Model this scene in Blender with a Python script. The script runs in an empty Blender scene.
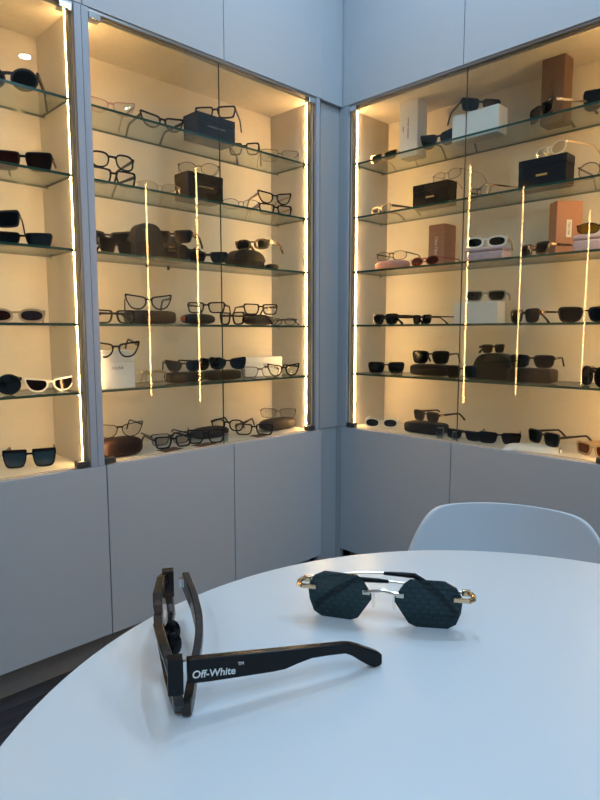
import bpy, bmesh, math
from mathutils import Vector, Matrix
PI = math.pi
C = bpy.context.scene.collection
S = bpy.context.scene

# ---------------------------------------------------------------- camera, world, lights, exposure
cam = bpy.data.cameras.new('camera')
cam.sensor_fit = 'AUTO'; cam.sensor_width = 36.0; cam.lens = 27.0; cam.clip_start = 0.02
co = bpy.data.objects.new('camera', cam); C.objects.link(co)
co.location = (-1.7640, -1.5610, 0.97)
co.rotation_euler = (math.radians(90) - math.atan(68 / 600.0), 0, math.radians(45.4 - 90))
S.camera = co
S.view_settings.view_transform = 'Standard'
S.view_settings.look = 'None'
S.view_settings.gamma = 1.0
S.view_settings.use_curve_mapping = False
S.view_settings.exposure = 0.0

COOL = (0.50, 0.75, 1.0)
wd = bpy.data.worlds.new('world'); S.world = wd; wd.use_nodes = True
wd.node_tree.nodes['Background'].inputs[0].default_value = (0.62, 0.80, 1.0, 1)
wd.node_tree.nodes['Background'].inputs[1].default_value = 0.5


def area(name, loc, rot, sx, sy, power, col, shape='RECTANGLE'):
    l = bpy.data.lights.new(name, 'AREA'); l.shape = shape; l.size = sx
    if shape in ('RECTANGLE', 'ELLIPSE'):
        l.size_y = sy
    l.energy = power; l.color = col
    o = bpy.data.objects.new(name, l); o.location = loc; o.rotation_euler = rot
    C.objects.link(o)
    return o


CEIL = 2.6
# added cool soft fill from behind the camera, set at an unseen window
area('added_back_fill', (-2.3, -4.28, 1.35), (math.radians(90), 0, 0), 3.0, 2.1, 9, COOL)
DOWN = [(-0.28, -2.25), (-0.43, -1.30), (-2.74, -1.58), (-3.77, -2.10), (-3.70, -1.63), (-2.46, -2.60), (-1.45, -2.60), (-0.90, -0.90), (-0.50, -0.50), (-0.42, -3.2)]  # the two nearest the corner are added to brighten the overhead cabinets


# ---------------------------------------------------------------- materials
def mat(name, col, rough=0.5, metal=0.0, spec=0.5, noise=0.0, nscale=20.0, bump=0.0, coat=0.0, stretch=None):
    m = bpy.data.materials.new(name); m.use_nodes = True
    nt = m.node_tree; b = nt.nodes['Principled BSDF']
    b.inputs['Base Color'].default_value = (*col, 1)
    b.inputs['Roughness'].default_value = rough
    b.inputs['Metallic'].default_value = metal
    b.inputs['Specular IOR Level'].default_value = spec
    if coat: b.inputs['Coat Weight'].default_value = coat
    if noise or bump:
        tc = nt.nodes.new('ShaderNodeTexCoord'); mp = nt.nodes.new('ShaderNodeMapping')
        nt.links.new(tc.outputs['Object'], mp.inputs[0])
        if stretch: mp.inputs['Scale'].default_value = stretch
        nz = nt.nodes.new('ShaderNodeTexNoise'); nz.inputs['Scale'].default_value = nscale
        nz.inputs['Detail'].default_value = 4
        nt.links.new(mp.outputs[0], nz.inputs['Vector'])
        if noise:
            cr = nt.nodes.new('ShaderNodeValToRGB')
            cr.color_ramp.elements[0].position = 0.3; cr.color_ramp.elements[1].position = 0.7
            cr.color_ramp.elements[0].color = (*[c * (1 - noise) for c in col], 1)
            cr.color_ramp.elements[1].color = (*[min(1, c * (1 + noise)) for c in col], 1)
            nt.links.new(nz.outputs[0], cr.inputs[0]); nt.links.new(cr.outputs[0], b.inputs['Base Color'])
        if bump:
            bp = nt.nodes.new('ShaderNodeBump'); bp.inputs['Strength'].default_value = bump
            bp.inputs['Distance'].default_value = 0.002
            nt.links.new(nz.outputs[0], bp.inputs['Height']); nt.links.new(bp.outputs[0], b.inputs['Normal'])
    return m


def glass(name, tint, rough=0.0, extra=0.0, refl=1.0):
    """thin clear or tinted pane: transmits straight through, reflects by fresnel"""
    m = bpy.data.materials.new(name); m.use_nodes = True
    nt = m.node_tree; nt.nodes.clear()
    out = nt.nodes.new('ShaderNodeOutputMaterial'); mx = nt.nodes.new('ShaderNodeMixShader')
    tr = nt.nodes.new('ShaderNodeBsdfTransparent'); gl = nt.nodes.new('ShaderNodeBsdfGlossy')
    tr.inputs[0].default_value = (*tint, 1); gl.inputs['Roughness'].default_value = rough
    gl.inputs[0].default_value = (refl, refl, refl, 1)
    fr = nt.nodes.new('ShaderNodeFresnel'); fr.inputs[0].default_value = 1.5
    ge = nt.nodes.new('ShaderNodeNewGeometry'); mi = nt.nodes.new('ShaderNodeMapRange')   # same index on both faces of the pane
    mi.inputs['To Min'].default_value = 1.5; mi.inputs['To Max'].default_value = 1 / 1.5
    nt.links.new(ge.outputs['Backfacing'], mi.inputs['Value']); nt.links.new(mi.outputs[0], fr.inputs[0])
    ad = nt.nodes.new('ShaderNodeMath'); ad.operation = 'ADD'; ad.inputs[1].default_value = extra
    nt.links.new(fr.outputs[0], ad.inputs[0]); nt.links.new(ad.outputs[0], mx.inputs[0])
    nt.links.new(tr.outputs[0], mx.inputs[1]); nt.links.new(gl.outputs[0], mx.inputs[2])
    nt.links.new(mx.outputs[0], out.inputs[0])
    return m


def emit(name, col, s):
    m = bpy.data.materials.new(name); m.use_nodes = True
    nt = m.node_tree; nt.nodes.clear()
    out = nt.nodes.new('ShaderNodeOutputMaterial'); e = nt.nodes.new('ShaderNodeEmission')
    e.inputs[0].default_value = (*col, 1); e.inputs[1].default_value = s
    nt.links.new(e.outputs[0], out.inputs[0])
    return m


def tortoise(name, a, b_, rough=0.2, sc=90):
    m = mat(name, a, rough)
    nt = m.node_tree; b = nt.nodes['Principled BSDF']
    tc = nt.nodes.new('ShaderNodeTexCoord'); nz = nt.nodes.new('ShaderNodeTexNoise')
    nz.inputs['Scale'].default_value = sc; nz.inputs['Detail'].default_value = 2
    nt.links.new(tc.outputs['Object'], nz.inputs['Vector'])
    cr = nt.nodes.new('ShaderNodeValToRGB')
    cr.color_ramp.elements[0].position = 0.42; cr.color_ramp.elements[1].position = 0.62
    cr.color_ramp.elements[0].color = (*a, 1); cr.color_ramp.elements[1].color = (*b_, 1)
    nt.links.new(nz.outputs[0], cr.inputs[0]); nt.links.new(cr.outputs[0], b.inputs['Base Color'])
    return m


M = dict(
    lam=mat('cabinet_laminate', (0.50, 0.525, 0.555), 0.38, spec=0.4),
    post=mat('post_lacquer', (0.42, 0.46, 0.52), 0.35),
    filler=mat('filler_panel', (0.44, 0.45, 0.46), 0.45),
    inner=mat('inner_board', (0.74, 0.66, 0.56), 0.55, noise=0.05, nscale=60, stretch=(1, 1, 12)),
    plinth=mat('plinth', (0.26, 0.25, 0.235), 0.45),
    alu=mat('brushed_aluminium', (0.35, 0.34, 0.33), 0.35, metal=0.9),
    chrome=mat('chrome', (0.75, 0.76, 0.78), 0.12, metal=1.0),
    darkmetal=mat('dark_metal', (0.10, 0.10, 0.10), 0.4, metal=0.7),
    wall=mat('painted_wall', (0.26, 0.27, 0.28), 0.8, bump=0.05, nscale=200),
    ceil=mat('painted_ceiling', (0.78, 0.80, 0.82), 0.85),
    led=emit('led_strip', (1.0, 0.58, 0.23), 128), led_dim=emit('led_strip_dimmed', (1.0, 0.60, 0.25), 128 * .62),
    pane=glass('door_glass', (0.94, 0.965, 0.945), extra=0.0, refl=0.5),
    shelf=glass('shelf_glass', (0.92, 0.955, 0.925), refl=0.7),
    edge=mat('green_glass_edge', (0.02, 0.075, 0.06), 0.15),
    seam=mat('door_glass_edge', (0.03, 0.06, 0.05), 0.2),
    table=mat('white_table_top', (0.80, 0.86, 0.90), 0.30, spec=0.5),
    white=mat('white_metal', (0.75, 0.77, 0.79), 0.4),
    chair=mat('pale_blue_grey_plastic', (0.66, 0.71, 0.76), 0.42),
    beech=mat('beech_wood', (0.55, 0.40, 0.25), 0.5, noise=0.15, nscale=12, stretch=(1, 1, .1)),
    # eyewear
    black=mat('black_acetate', (0.006, 0.006, 0.007), 0.22, spec=0.22),
    matte=mat('matte_black_acetate', (0.010, 0.010, 0.011), 0.42, spec=0.3),
    brownac=tortoise('brown_acetate', (0.10, 0.035, 0.012), (0.28, 0.12, 0.045)),
    tort=tortoise('tortoise_acetate', (0.025, 0.012, 0.006), (0.20, 0.085, 0.03)),
    hero_in=tortoise('dark_tortoise_inside', (0.012, 0.006, 0.004), (0.055, 0.026, 0.011), 0.25, 60),
    tan=mat('tan_acetate', (0.50, 0.33, 0.19), 0.3),
    cream=mat('cream_acetate', (0.52, 0.37, 0.22), 0.35),
    whiteac=mat('white_acetate', (0.85, 0.83, 0.78), 0.3),
    pinkac=mat('rose_acetate', (0.42, 0.13, 0.11), 0.25),
    rose=mat('rose_metal', (0.45, 0.26, 0.20), 0.3, metal=0.6),
    gold=mat('gold_metal', (0.74, 0.53, 0.32), 0.22, metal=1.0),
    silver=mat('champagne_metal', (0.72, 0.64, 0.54), 0.2, metal=1.0),
    gun=mat('gunmetal', (0.10, 0.09, 0.08), 0.3, metal=0.8),
    greyac=mat('grey_crystal_acetate', (0.36, 0.34, 0.30), 0.2),
    clear=glass('clear_lens', (0.965, 0.97, 0.965), refl=.8),
    dark=glass('dark_lens', (0.030, 0.027, 0.028), refl=0.4),
    brownl=glass('brown_lens', (0.13, 0.055, 0.03), refl=0.4),
    greyl=glass('grey_lens', (0.20, 0.19, 0.17), refl=0.4),
    bluel=mat('blue_lens', (0.012, 0.040, 0.075), 0.12, spec=0.6),
    greenl=glass('green_lens', (0.05, 0.075, 0.02), refl=0.4),
    yellowl=glass('yellow_lens', (0.50, 0.42, 0.06), refl=0.4),
    pinkl=glass('pink_lens', (0.35, 0.10, 0.08), refl=0.4),
    amberl=glass('amber_lens', (0.40, 0.20, 0.05), refl=0.4),
    # boxes and cases
    navybox=mat('navy_card', (0.006, 0.008, 0.014), 0.55, spec=0.2),
    blackbox=mat('black_card', (0.007, 0.006, 0.005), 0.55, spec=0.2),
    brownbox=mat('dark_brown_card', (0.022, 0.013, 0.008), 0.6, spec=0.2),
    taupebox=mat('brown_card', (0.15, 0.085, 0.055), 0.6, spec=0.3),
    copperbox=mat('copper_pink_card', (0.42, 0.195, 0.12), 0.6),
    whitebox=mat('white_card', (0.80, 0.79, 0.78), 0.55),
    leather=mat('dark_brown_leather', (0.018, 0.009, 0.006), 0.5, spec=0.25, noise=0.3, nscale=120, bump=0.3),
    redleather=mat('red_brown_leather', (0.022, 0.008, 0.005), 0.6, spec=0.25, noise=0.2, nscale=120, bump=0.3),
    blackleather=mat('black_leather', (0.007, 0.006, 0.0055), 0.45, spec=0.25, noise=0.3, nscale=150, bump=0.3),
    olive=mat('olive_brown_leather', (0.022, 0.015, 0.008), 0.5, spec=0.25, noise=0.2, nscale=120, bump=0.3),
    pinkcase=mat('pink_velvet', (0.66, 0.33, 0.29), 0.75, noise=0.1, nscale=80),
    lilac=mat('lilac_card', (0.58, 0.44, 0.50), 0.65, noise=0.08, nscale=60),
    clothm=mat('white_pouch_cloth', (0.88, 0.86, 0.84), 0.85, bump=0.3, nscale=60),
    browncloth=mat('brown_lens_cloth', (0.10, 0.045, 0.03), 0.8),
    ink=mat('black_ink', (0.03, 0.03, 0.03), 0.6),
    goldink=mat('gold_foil', (0.62, 0.42, 0.18), 0.35, metal=0.7),
    greyink=mat('grey_foil', (0.20, 0.19, 0.19), 0.5),
    paleink=mat('pale_print', (0.80, 0.80, 0.78), 0.5),
    redm=mat('red_trim', (0.45, 0.03, 0.02), 0.4),
    clearblock=glass('clear_acrylic', (0.75, 0.80, 0.82), extra=0.12),
)


def add_floor_mat():
    m = mat('dark_wood_floor', (0.08, 0.075, 0.075), 0.42)
    nt = m.node_tree; b = nt.nodes['Principled BSDF']
    tc = nt.nodes.new('ShaderNodeTexCoord'); mp = nt.nodes.new('ShaderNodeMapping')
    nt.links.new(tc.outputs['Object'], mp.inputs[0])
    br = nt.nodes.new('ShaderNodeTexBrick'); br.offset = 0.37
    br.inputs['Scale'].default_value = 1.0; br.inputs['Brick Width'].default_value = 1.2
    br.inputs['Row Height'].default_value = 0.16; br.inputs['Mortar Size'].default_value = 0.002
    br.inputs['Color1'].default_value = (0.055, 0.05, 0.055, 1); br.inputs['Color2'].default_value = (0.10, 0.09, 0.09, 1)
    br.inputs['Mortar'].default_value = (0.02, 0.018, 0.018, 1)
    nt.links.new(mp.outputs[0], br.inputs['Vector'])
    nz = nt.nodes.new('ShaderNodeTexNoise'); nz.inputs['Scale'].default_value = 5; nz.inputs['Detail'].default_value = 8
    mp2 = nt.nodes.new('ShaderNodeMapping'); mp2.inputs['Scale'].default_value = (1, 14, 1)
    nt.links.new(tc.outputs['Object'], mp2.inputs[0]); nt.links.new(mp2.outputs[0], nz.inputs['Vector'])
    mx = nt.nodes.new('ShaderNodeMix'); mx.data_type = 'RGBA'; mx.blend_type = 'MULTIPLY'
    mx.inputs[0].default_value = 0.8
    cr = nt.nodes.new('ShaderNodeValToRGB'); cr.color_ramp.elements[0].position = .3; cr.color_ramp.elements[1].position = .7
    cr.color_ramp.elements[0].color = (.45, .42, .42, 1); cr.color_ramp.elements[1].color = (1.3, 1.25, 1.25, 1)
    nt.links.new(nz.outputs[0], cr.inputs[0])
    nt.links.new(br.outputs[0], mx.inputs[6]); nt.links.new(cr.outputs[0], mx.inputs[7])
    nt.links.new(mx.outputs[2], b.inputs['Base Color'])
    return m


M['floor'] = add_floor_mat()


def monogram_lens():
    """dark teal lens with a faint woven repeat printed on it"""
    m = bpy.data.materials.new('patterned_teal_lens'); m.use_nodes = True
    nt = m.node_tree; nt.nodes.clear(); N = nt.nodes.new; K = nt.links.new
    out = N('ShaderNodeOutputMaterial'); mx = N('ShaderNodeMixShader'); tr = N('ShaderNodeBsdfTransparent')
    df = N('ShaderNodeBsdfPrincipled'); tc = N('ShaderNodeTexCoord'); sp = N('ShaderNodeSeparateXYZ')
    K(tc.outputs['Object'], sp.inputs[0])

    def mth(op, a, b=None):
        n = N('ShaderNodeMath'); n.operation = op
        for i, v in enumerate((a, b)):
            if v is None: continue
            if isinstance(v, (int, float)): n.inputs[i].default_value = v
            else: K(v, n.inputs[i])
        return n.outputs[0]
    # letter-like H marks on a staggered 7 mm grid
    cell = 0.0072
    row = mth('FLOOR', mth('DIVIDE', sp.outputs[2], cell * 0.62))
    shift = mth('MULTIPLY', mth('MODULO', mth('ADD', row, 100), 2), 0.5)
    u = mth('FRACT', mth('ADD', mth('ADD', mth('DIVIDE', sp.outputs[0], cell), shift), 50))
    v = mth('FRACT', mth('ADD', mth('DIVIDE', sp.outputs[2], cell * 0.62), 50))
    du = mth('ABSOLUTE', mth('SUBTRACT', u, 0.5)); dv = mth('ABSOLUTE', mth('SUBTRACT', v, 0.5))
    stem = mth('MULTIPLY', mth('MULTIPLY', mth('GREATER_THAN', du, 0.12), mth('LESS_THAN', du, 0.24)), mth('LESS_THAN', dv, 0.30))
    bar = mth('MULTIPLY', mth('LESS_THAN', du, 0.24), mth('LESS_THAN', dv, 0.10))
    k = mth('MAXIMUM', stem, bar)
    cm = N('ShaderNodeMix'); cm.data_type = 'RGBA'
    cm.inputs[6].default_value = (0.010, 0.026, 0.032, 1); cm.inputs[7].default_value = (0.050, 0.088, 0.100, 1)
    K(k, cm.inputs[0]); K(cm.outputs[2], df.inputs['Base Color'])
    df.inputs['Roughness'].default_value = 0.08
    tr.inputs[0].default_value = (0.17, 0.25, 0.28, 1)
    mx.inputs[0].default_value = 0.42
    K(tr.outputs[0], mx.inputs[1]); K(df.outputs[0], mx.inputs[2]); K(mx.outputs[0], out.inputs[0])
    return m


M['mono'] = monogram_lens()


# ---------------------------------------------------------------- helpers
def obj(name, bm, m, parent=None, smooth=False, loc=None):
    bmesh.ops.recalc_face_normals(bm, faces=bm.faces)
    me = bpy.data.meshes.new(name); bm.to_mesh(me); bm.free()
    for mm in (m if isinstance(m, (list, tuple)) else [m]):
        me.materials.append(M[mm] if isinstance(mm, str) else mm)
    if smooth:
        for p in me.polygons: p.use_smooth = True
        try: me.set_sharp_from_angle(angle=math.radians(38))
        except Exception: pass
    o = bpy.data.objects.new(name, me); C.objects.link(o)
    if parent: o.parent = parent
    if loc: o.location = loc
    return o


def thing(name, label, cat, loc=(0, 0, 0), rz=0.0, group=None, rx=0.0, ry=0.0):
    o = bpy.data.objects.new(name, None); C.objects.link(o)
    o.empty_display_size = 0.02
    o.location = loc; o.rotation_mode = 'XYZ'
    o.rotation_euler = (rx, ry, rz)
    o['label'] = label; o['category'] = cat
    if group: o['group'] = group
    return o


def tag(o, label, cat, group=None):
    o['label'] = label; o['category'] = cat
    if group: o['group'] = group
    return o


def struct(o):
    o['kind'] = 'structure'; return o


def box(bm, x0, x1, y0, y1, z0, z1, bev=0.0):
    v = [bm.verts.new(p) for p in ((x0, y0, z0), (x1, y0, z0), (x1, y1, z0), (x0, y1, z0), (x0, y0, z1), (x1, y0, z1), (x1, y1, z1), (x0, y1, z1))]
    fs = [bm.faces.new([v[i] for i in f]) for f in ((0, 3, 2, 1), (4, 5, 6, 7), (0, 1, 5, 4), (1, 2, 6, 5), (2, 3, 7, 6), (3, 0, 4, 7))]
    if bev:
        es = list({e for f in fs for e in f.edges})
        bmesh.ops.bevel(bm, geom=es, offset=bev, segments=2, affect='EDGES', profile=0.5)
    return bm


def B(x0, x1, y0, y1, z0, z1, bev=0.0):
    return box(bmesh.new(), min(x0, x1), max(x0, x1), min(y0, y1), max(y0, y1), z0, z1, bev)


def cyl(bm, c, r, h, n=24, r2=None, axis='Z'):
    r2 = r if r2 is None else r2
    a, b = [], []
    for i in range(n):
        t = 2 * PI * i / n
        for lst, rr, hh in ((a, r, 0), (b, r2, h)):
            p = (rr * math.cos(t), rr * math.sin(t), hh)
            if axis == 'X': p = (p[2], p[0], p[1])
            if axis == 'Y': p = (p[0], p[2], p[1])
            lst.append(bm.verts.new((c[0] + p[0], c[1] + p[1], c[2] + p[2])))
    bm.faces.new(a); bm.faces.new(b)
    for i in range(n):
        bm.faces.new((a[i], a[(i + 1) % n], b[(i + 1) % n], b[i]))
    return bm


def lathe(bm, prof, n=48):
    rings = []
    for r, z in prof:
        rings.append([bm.verts.new((r * math.cos(2 * PI * i / n), r * math.sin(2 * PI * i / n), z)) for i in range(n)])
    for a, b in zip(rings, rings[1:]):
        for i in range(n): bm.faces.new((a[i], a[(i + 1) % n], b[(i + 1) % n], b[i]))
    bm.faces.new(rings[0]); bm.faces.new(rings[-1])
    return bm


def tube(bm, pts, r, n=8):
    pts = [Vector(p) for p in pts]; rings = []
    for i, p in enumerate(pts):
        d = (pts[min(i + 1, len(pts) - 1)] - pts[max(i - 1, 0)]).normalized()
        q = d.to_track_quat('Z', 'Y'); rr = r[i] if isinstance(r, (list, tuple)) else r
        rings.append([bm.verts.new(p + q @ Vector((rr * math.cos(2 * PI * k / n), rr * math.sin(2 * PI * k / n), 0))) for k in range(n)])
    for a, b in zip(rings, rings[1:]):
        for i in range(n): bm.faces.new((a[i], a[(i + 1) % n], b[(i + 1) % n], b[i]))
    bm.faces.new(rings[0]); bm.faces.new(rings[-1])
    return bm


def text_mesh(name, body, size, m, parent, loc, rot, extrude=0.0002, bold=0.0, sx=1.0):
    cu = bpy.data.curves.new(name, 'FONT'); cu.body = body; cu.size = size
    cu.align_x = 'CENTER'; cu.align_y = 'CENTER'; cu.extrude = extrude; cu.offset = bold
    t = bpy.data.objects.new(name, cu); C.objects.link(t)
    dg = bpy.context.evaluated_depsgraph_get()
    me = bpy.data.meshes.new_from_object(t.evaluated_get(dg))
    bpy.data.objects.remove(t); bpy.data.curves.remove(cu)
    me.materials.clear(); me.materials.append(M[m])
    o = bpy.data.objects.new(name, me); C.objects.link(o); o.parent = parent
    o.location = loc; o.rotation_euler = rot; o.scale = (sx, 1, 1)
    return o


# ---------------------------------------------------------------- room
ROOM = 4.3
struct(obj('floor', B(-ROOM, 0.6, -ROOM, 0.6, -0.05, 0), 'floor'))
struct(obj('ceiling', B(-ROOM, 0.6, -ROOM, 0.6, CEIL, CEIL + 0.05), 'ceil'))
struct(obj('wall_left', B(-ROOM, 0.6, 0.45, 0.6, 0, CEIL), 'wall'))
struct(obj('wall_right', B(0.45, 0.6, -ROOM, 0.45, 0, CEIL), 'wall'))
struct(obj('wall_far_side', B(-ROOM - 0.1, -ROOM, -ROOM, 0.6, 0, CEIL), 'wall'))
wb = bmesh.new()
box(wb, -ROOM, -3.9, -ROOM - 0.1, -ROOM, 0, CEIL); box(wb, -0.7, 0.6, -ROOM - 0.1, -ROOM, 0, CEIL)
box(wb, -3.9, -0.7, -ROOM - 0.1, -ROOM, 2.45, CEIL); box(wb, -3.9, -0.7, -ROOM - 0.1, -ROOM, 0, 0.25)
struct(obj('wall_back', wb, 'wall'))
wf = bmesh.new()
for x in (-3.9, -2.85, -1.8, -0.75):
    box(wf, x, x + 0.05, -ROOM - 0.07, -ROOM - 0.03, 0.25, 2.45)
box(wf, -3.9, -0.7, -ROOM - 0.07, -ROOM - 0.03, 0.25, 0.30); box(wf, -3.9, -0.7, -ROOM - 0.07, -ROOM - 0.03, 2.40, 2.45)
struct(obj('window_1', wf, 'alu'))

for i, (x, y) in enumerate(DOWN):
    t = thing('ceiling_downlight', 'small round recessed cool white ceiling downlight', 'ceiling light', (x, y, CEIL - 0.004), group='round ceiling downlights')
    b = bmesh.new(); n = 28
    lathe(b, [(0.045, -0.003), (0.058, -0.003), (0.058, 0.004), (0.045, 0.004)], n)
    bmesh.ops.delete(b, geom=[f for f in b.faces if len(f.verts) == n], context='FACES')
    obj('trim_ring', b, 'white', t)
    l = area('lamp', (0, 0, -0.001), (0, 0, 0), 0.062, 0, 5.6, COOL, 'DISK'); l.parent = t

# ---------------------------------------------------------------- cabinetry
struct(obj('trim_4', B(0.002, 0.020, -0.0085, 0.040, 0.598, 1.803), 'filler'))
struct(obj('trim_5', B(0.002, 0.020, -0.0015, 0.040, 0.0, 0.598 - .002), 'filler'))
struct(obj('trim_6', B(0.002, 0.020, -0.0015, 0.040, 1.805, CEIL - .002), 'lam'))
# every unit is laid out in a wall frame: u along the wall away from the corner (>0), d into the cabinet, z up
def F(w, u0, u1, d0, d1, z0, z1, bev=0.0):
    if w == 'L': return B(-u0, -u1, d0, d1, z0, z1, bev)
    return B(d0, d1, -u0, -u1, z0, z1, bev)


def WP(w, u, d, z):
    return (-u, d, z) if w == 'L' else (d, -u, z)


ZC, ZT, DEEP = 0.598, 1.805, 0.245
SIDE = {'L': 'left', 'R': 'right'}


def base_unit(w, u0, u1, label):
    t = thing('base_cabinet', label, 'cabinet', group=None)
    g = 0.0015
    obj('cabinet_body', F(w, u0 + .0005, u1 - .0005, 0.020, DEEP + 0.10, 0.10, ZC - 0.018), 'inner', t)
    obj('door', F(w, u0 + g, u1 - g, 0.0, 0.018, 0.10, ZC, 0.0008), 'lam', t)
    obj('plinth', F(w, u0 + .0005, u1 - .0005, 0.062, 0.078, 0.001, 0.0995), 'plinth', t)


for w, spans in (('L', [(0.108, 0.534, 'pale grey base cabinet on the left wall, the one nearest the corner'),
                        (0.534, 0.988, 'pale grey base cabinet under the brown oval case on the left wall'),
                        (0.988, 1.44, 'grey base cabinet under the blue lensed flat-top sunglasses, far left'),
                        (1.44, 1.92, 'grey base cabinet beyond the left edge')]),
                 ('R', [(0.002, 0.498, 'pale grey base cabinet on the right wall, beside the corner'),
                        (0.498, 0.99, 'pale grey base cabinet on the right wall behind the chair back'),
                        (0.99, 1.44, 'grey base cabinet at the far right edge past the chair')])):
    for u0, u1, lb in spans:
        if u0 > 1.43: continue
        base_unit(w, u0, u1, lb)


def top_unit(w, u0, u1, label):
    t = thing('wall_cabinet', label, 'cabinet')
    g = 0.0012
    obj('cabinet_body', F(w, u0 + .0005, u1 - .0005, 0.020, DEEP + 0.10, ZT + 0.012, CEIL - 0.002), 'inner', t)
    obj('door', F(w, u0 + g, u1 - g, 0.0, 0.018, ZT, CEIL - 0.004, 0.0006), 'lam', t)


for w, spans in (('L', [(0.108, 0.554, 'pale blue-grey overhead cabinet on the left wall, nearest the corner'),
                        (0.554, 1.009, 'pale blue-grey overhead cabinet above the left half of the middle glass cabinet'),
                        (1.009, 1.46, 'overhead cabinet at the top left corner above the left glass cabinet')]),
                 ('R', [(0.002, 0.503, 'pale blue-grey overhead cabinet on the right wall, beside the corner'),
                        (0.503, 1.005, 'pale blue-grey overhead cabinet above the brown upright box, right wall')])):
    for u0, u1, lb in spans: top_unit(w, u0, u1, lb)
# corner fillers
struct(obj('trim_1', B(-0.106, -0.0005, 0.003, 0.02, ZT, CEIL - 0.002), 'lam'))
struct(obj('trim_2', B(-0.102, 0.0, 0.018, 0.034, ZC, ZT - 0.002), 'filler'))
struct(obj('trim_3', B(-0.106, 0.0, 0.022, 0.038, 0.0, ZC - 0.002), 'filler'))

SH = {'L': [1.577, 1.383, 1.189, 0.990, 0.802], 'R': [1.596, 1.400, 1.197, 0.994, 0.807]}
ORD = ['topmost', 'second', 'third', 'fourth', 'lowest']


def display(w, u0, u1, label, where, doors, shelves=True, led='led'):
    """u0 is the corner side outer face, u1 the far outer face; 19 mm gables"""
    t = thing('display_cabinet', label, 'display cabinet')
    a, b = u0 + 0.019, u1 - 0.019
    obj('side_panel', F(w, u0 + .0008, a, 0.0, 0.02, ZC + .001, ZT - 0.002), 'post', t)
    obj('side_panel', F(w, u0, a, 0.0202, DEEP, ZC + .001, ZT - 0.002), 'inner', t)
    obj('side_panel', F(w, b, u1 - .0008, 0.0, 0.02, ZC + .001, ZT - 0.002), 'post', t)
    obj('side_panel', F(w, b, u1, 0.0202, DEEP, ZC + .001, ZT - 0.002), 'inner', t)
    obj('back_panel', F(w, u0, u1, DEEP, DEEP + 0.012, ZC, ZT + .008), 'inner', t)
    obj('cabinet_floor', F(w, u0, u1, 0.0185, DEEP, ZC - 0.0175, ZC + 0.002), 'inner', t)
    obj('cabinet_ceiling', F(w, a, b, 0.03, DEEP, ZT - 0.012, ZT + 0.002), 'inner', t)
    obj('top_rail', F(w, u0, u1, 0.004, 0.03, ZT - 0.008, ZT + 0.004), 'alu', t)
    # aluminium led profile standing on the corner-side gable
    obj('strip_profile', F(w, a, a + 0.004, 0.024, 0.044, ZC + 0.003, ZT - 0.013), 'alu', t)
    obj('light_strip', F(w, a, a + 0.0035, 0.0455, 0.0500, ZC + 0.006, ZT - 0.016), led, t)
    obj('strip_profile', F(w, b - 0.004, b, 0.024, 0.044, ZC + 0.003, ZT - 0.013), 'alu', t)
    obj('light_strip', F(w, b - 0.0035, b, 0.0455, 0.0500, ZC + 0.006, ZT - 0.016), led, t)
    n = len(doors) - 1
    for k in range(n):
        p, q = doors[k] + (0.002 if k == 0 else 0.0008), doors[k + 1] - (0.002 if k == n - 1 else 0.0008)
        bm = F(w, p, q, 0.009, 0.013, ZC + 0.006, ZT - 0.010)
        for f in bm.faces:
            nrm = f.normal; 
            f.normal_update(); nrm = f.normal
            f.material_index = 0 if abs(nrm.y if w == 'L' else nrm.x) > 0.5 else 1
        d = obj('glass_door', bm, ['pane', 'seam'], t)
        # patch hinges at the gable side of the door, top and bottom
        hu = p if k == 0 else q
        sgn = 1 if k == 0 else -1
        for z0 in (ZC + 0.003, ZT - 0.026):
            obj('hinge_clip', F(w, hu, hu + sgn * 0.034, 0.0, 0.026, z0, z0 + 0.017, 0.002), 'darkmetal' if z0 < 1 else 'chrome', d)
        lu = q if k == 0 else p
        if k == 0 and n > 1:
            bm = bmesh.new(); cx = WP(w, lu - 0.012, 0.018, ZC + 0.022)
            cyl(bm, (cx[0], cx[1], ZC + 0.010), 0.009, 0.026)
            obj('door_lock', bm, 'clearblock', d)
    for i, z in enumerate(SH[w]):
        if not shelves: break
        bm = F(w, a + 0.002, b - 0.002, 0.040 if w == 'L' else 0.030, 0.222, z - 0.003, z + 0.004)
        for f in bm.faces:
            f.normal_update(); f.material_index = 0 if abs(f.normal.z) > 0.5 else 1
        s = obj('glass_shelf', bm, ['shelf', 'edge'])
        tag(s, '%s clear glass shelf of the %s' % (ORD[i], where), 'shelf', 'glass shelves of the %s' % where)
        # the little metal studs that carry the shelf belong to the cabinet
        for uu in (a + 0.001, b - 0.005):
            for dd in (0.056, 0.20):
                obj('shelf_stud', F(w, uu, uu + 0.004, dd, dd + 0.008, z - 0.010, z - 0.0042, 0.0008), 'chrome', t)
    return t


display('L', 0.123, 1.013, 'tall lit glass-door display cabinet in the middle, left of the corner', 'middle glass cabinet', [0.142, 0.568, 0.994])
display('L', 1.013, 1.60, 'tall lit glass-door display cabinet at the left edge of the photo', 'left glass cabinet', [1.034, 1.585], led='led_dim')
display('R', 0.009, 1.017, 'tall lit glass-door display cabinet on the right wall', 'right glass cabinet', [0.028, 0.513, 0.998])
display('R', 1.017, 1.50, 'narrow lit display cabinet past the right edge of the photo', 'narrow right cabinet', [1.036, 1.48], shelves=False)
display('R', 1.50, 2.45, 'wide lit display cabinet far past the right edge, seen only as a reflection', 'far right cabinet', [1.519, 1.98, 2.43], shelves=False)
display('L', 1.60, 2.60, 'wide lit display cabinet far past the left edge, seen only as a reflection', 'far left cabinet', [1.619, 2.10, 2.58], shelves=False)

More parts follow.
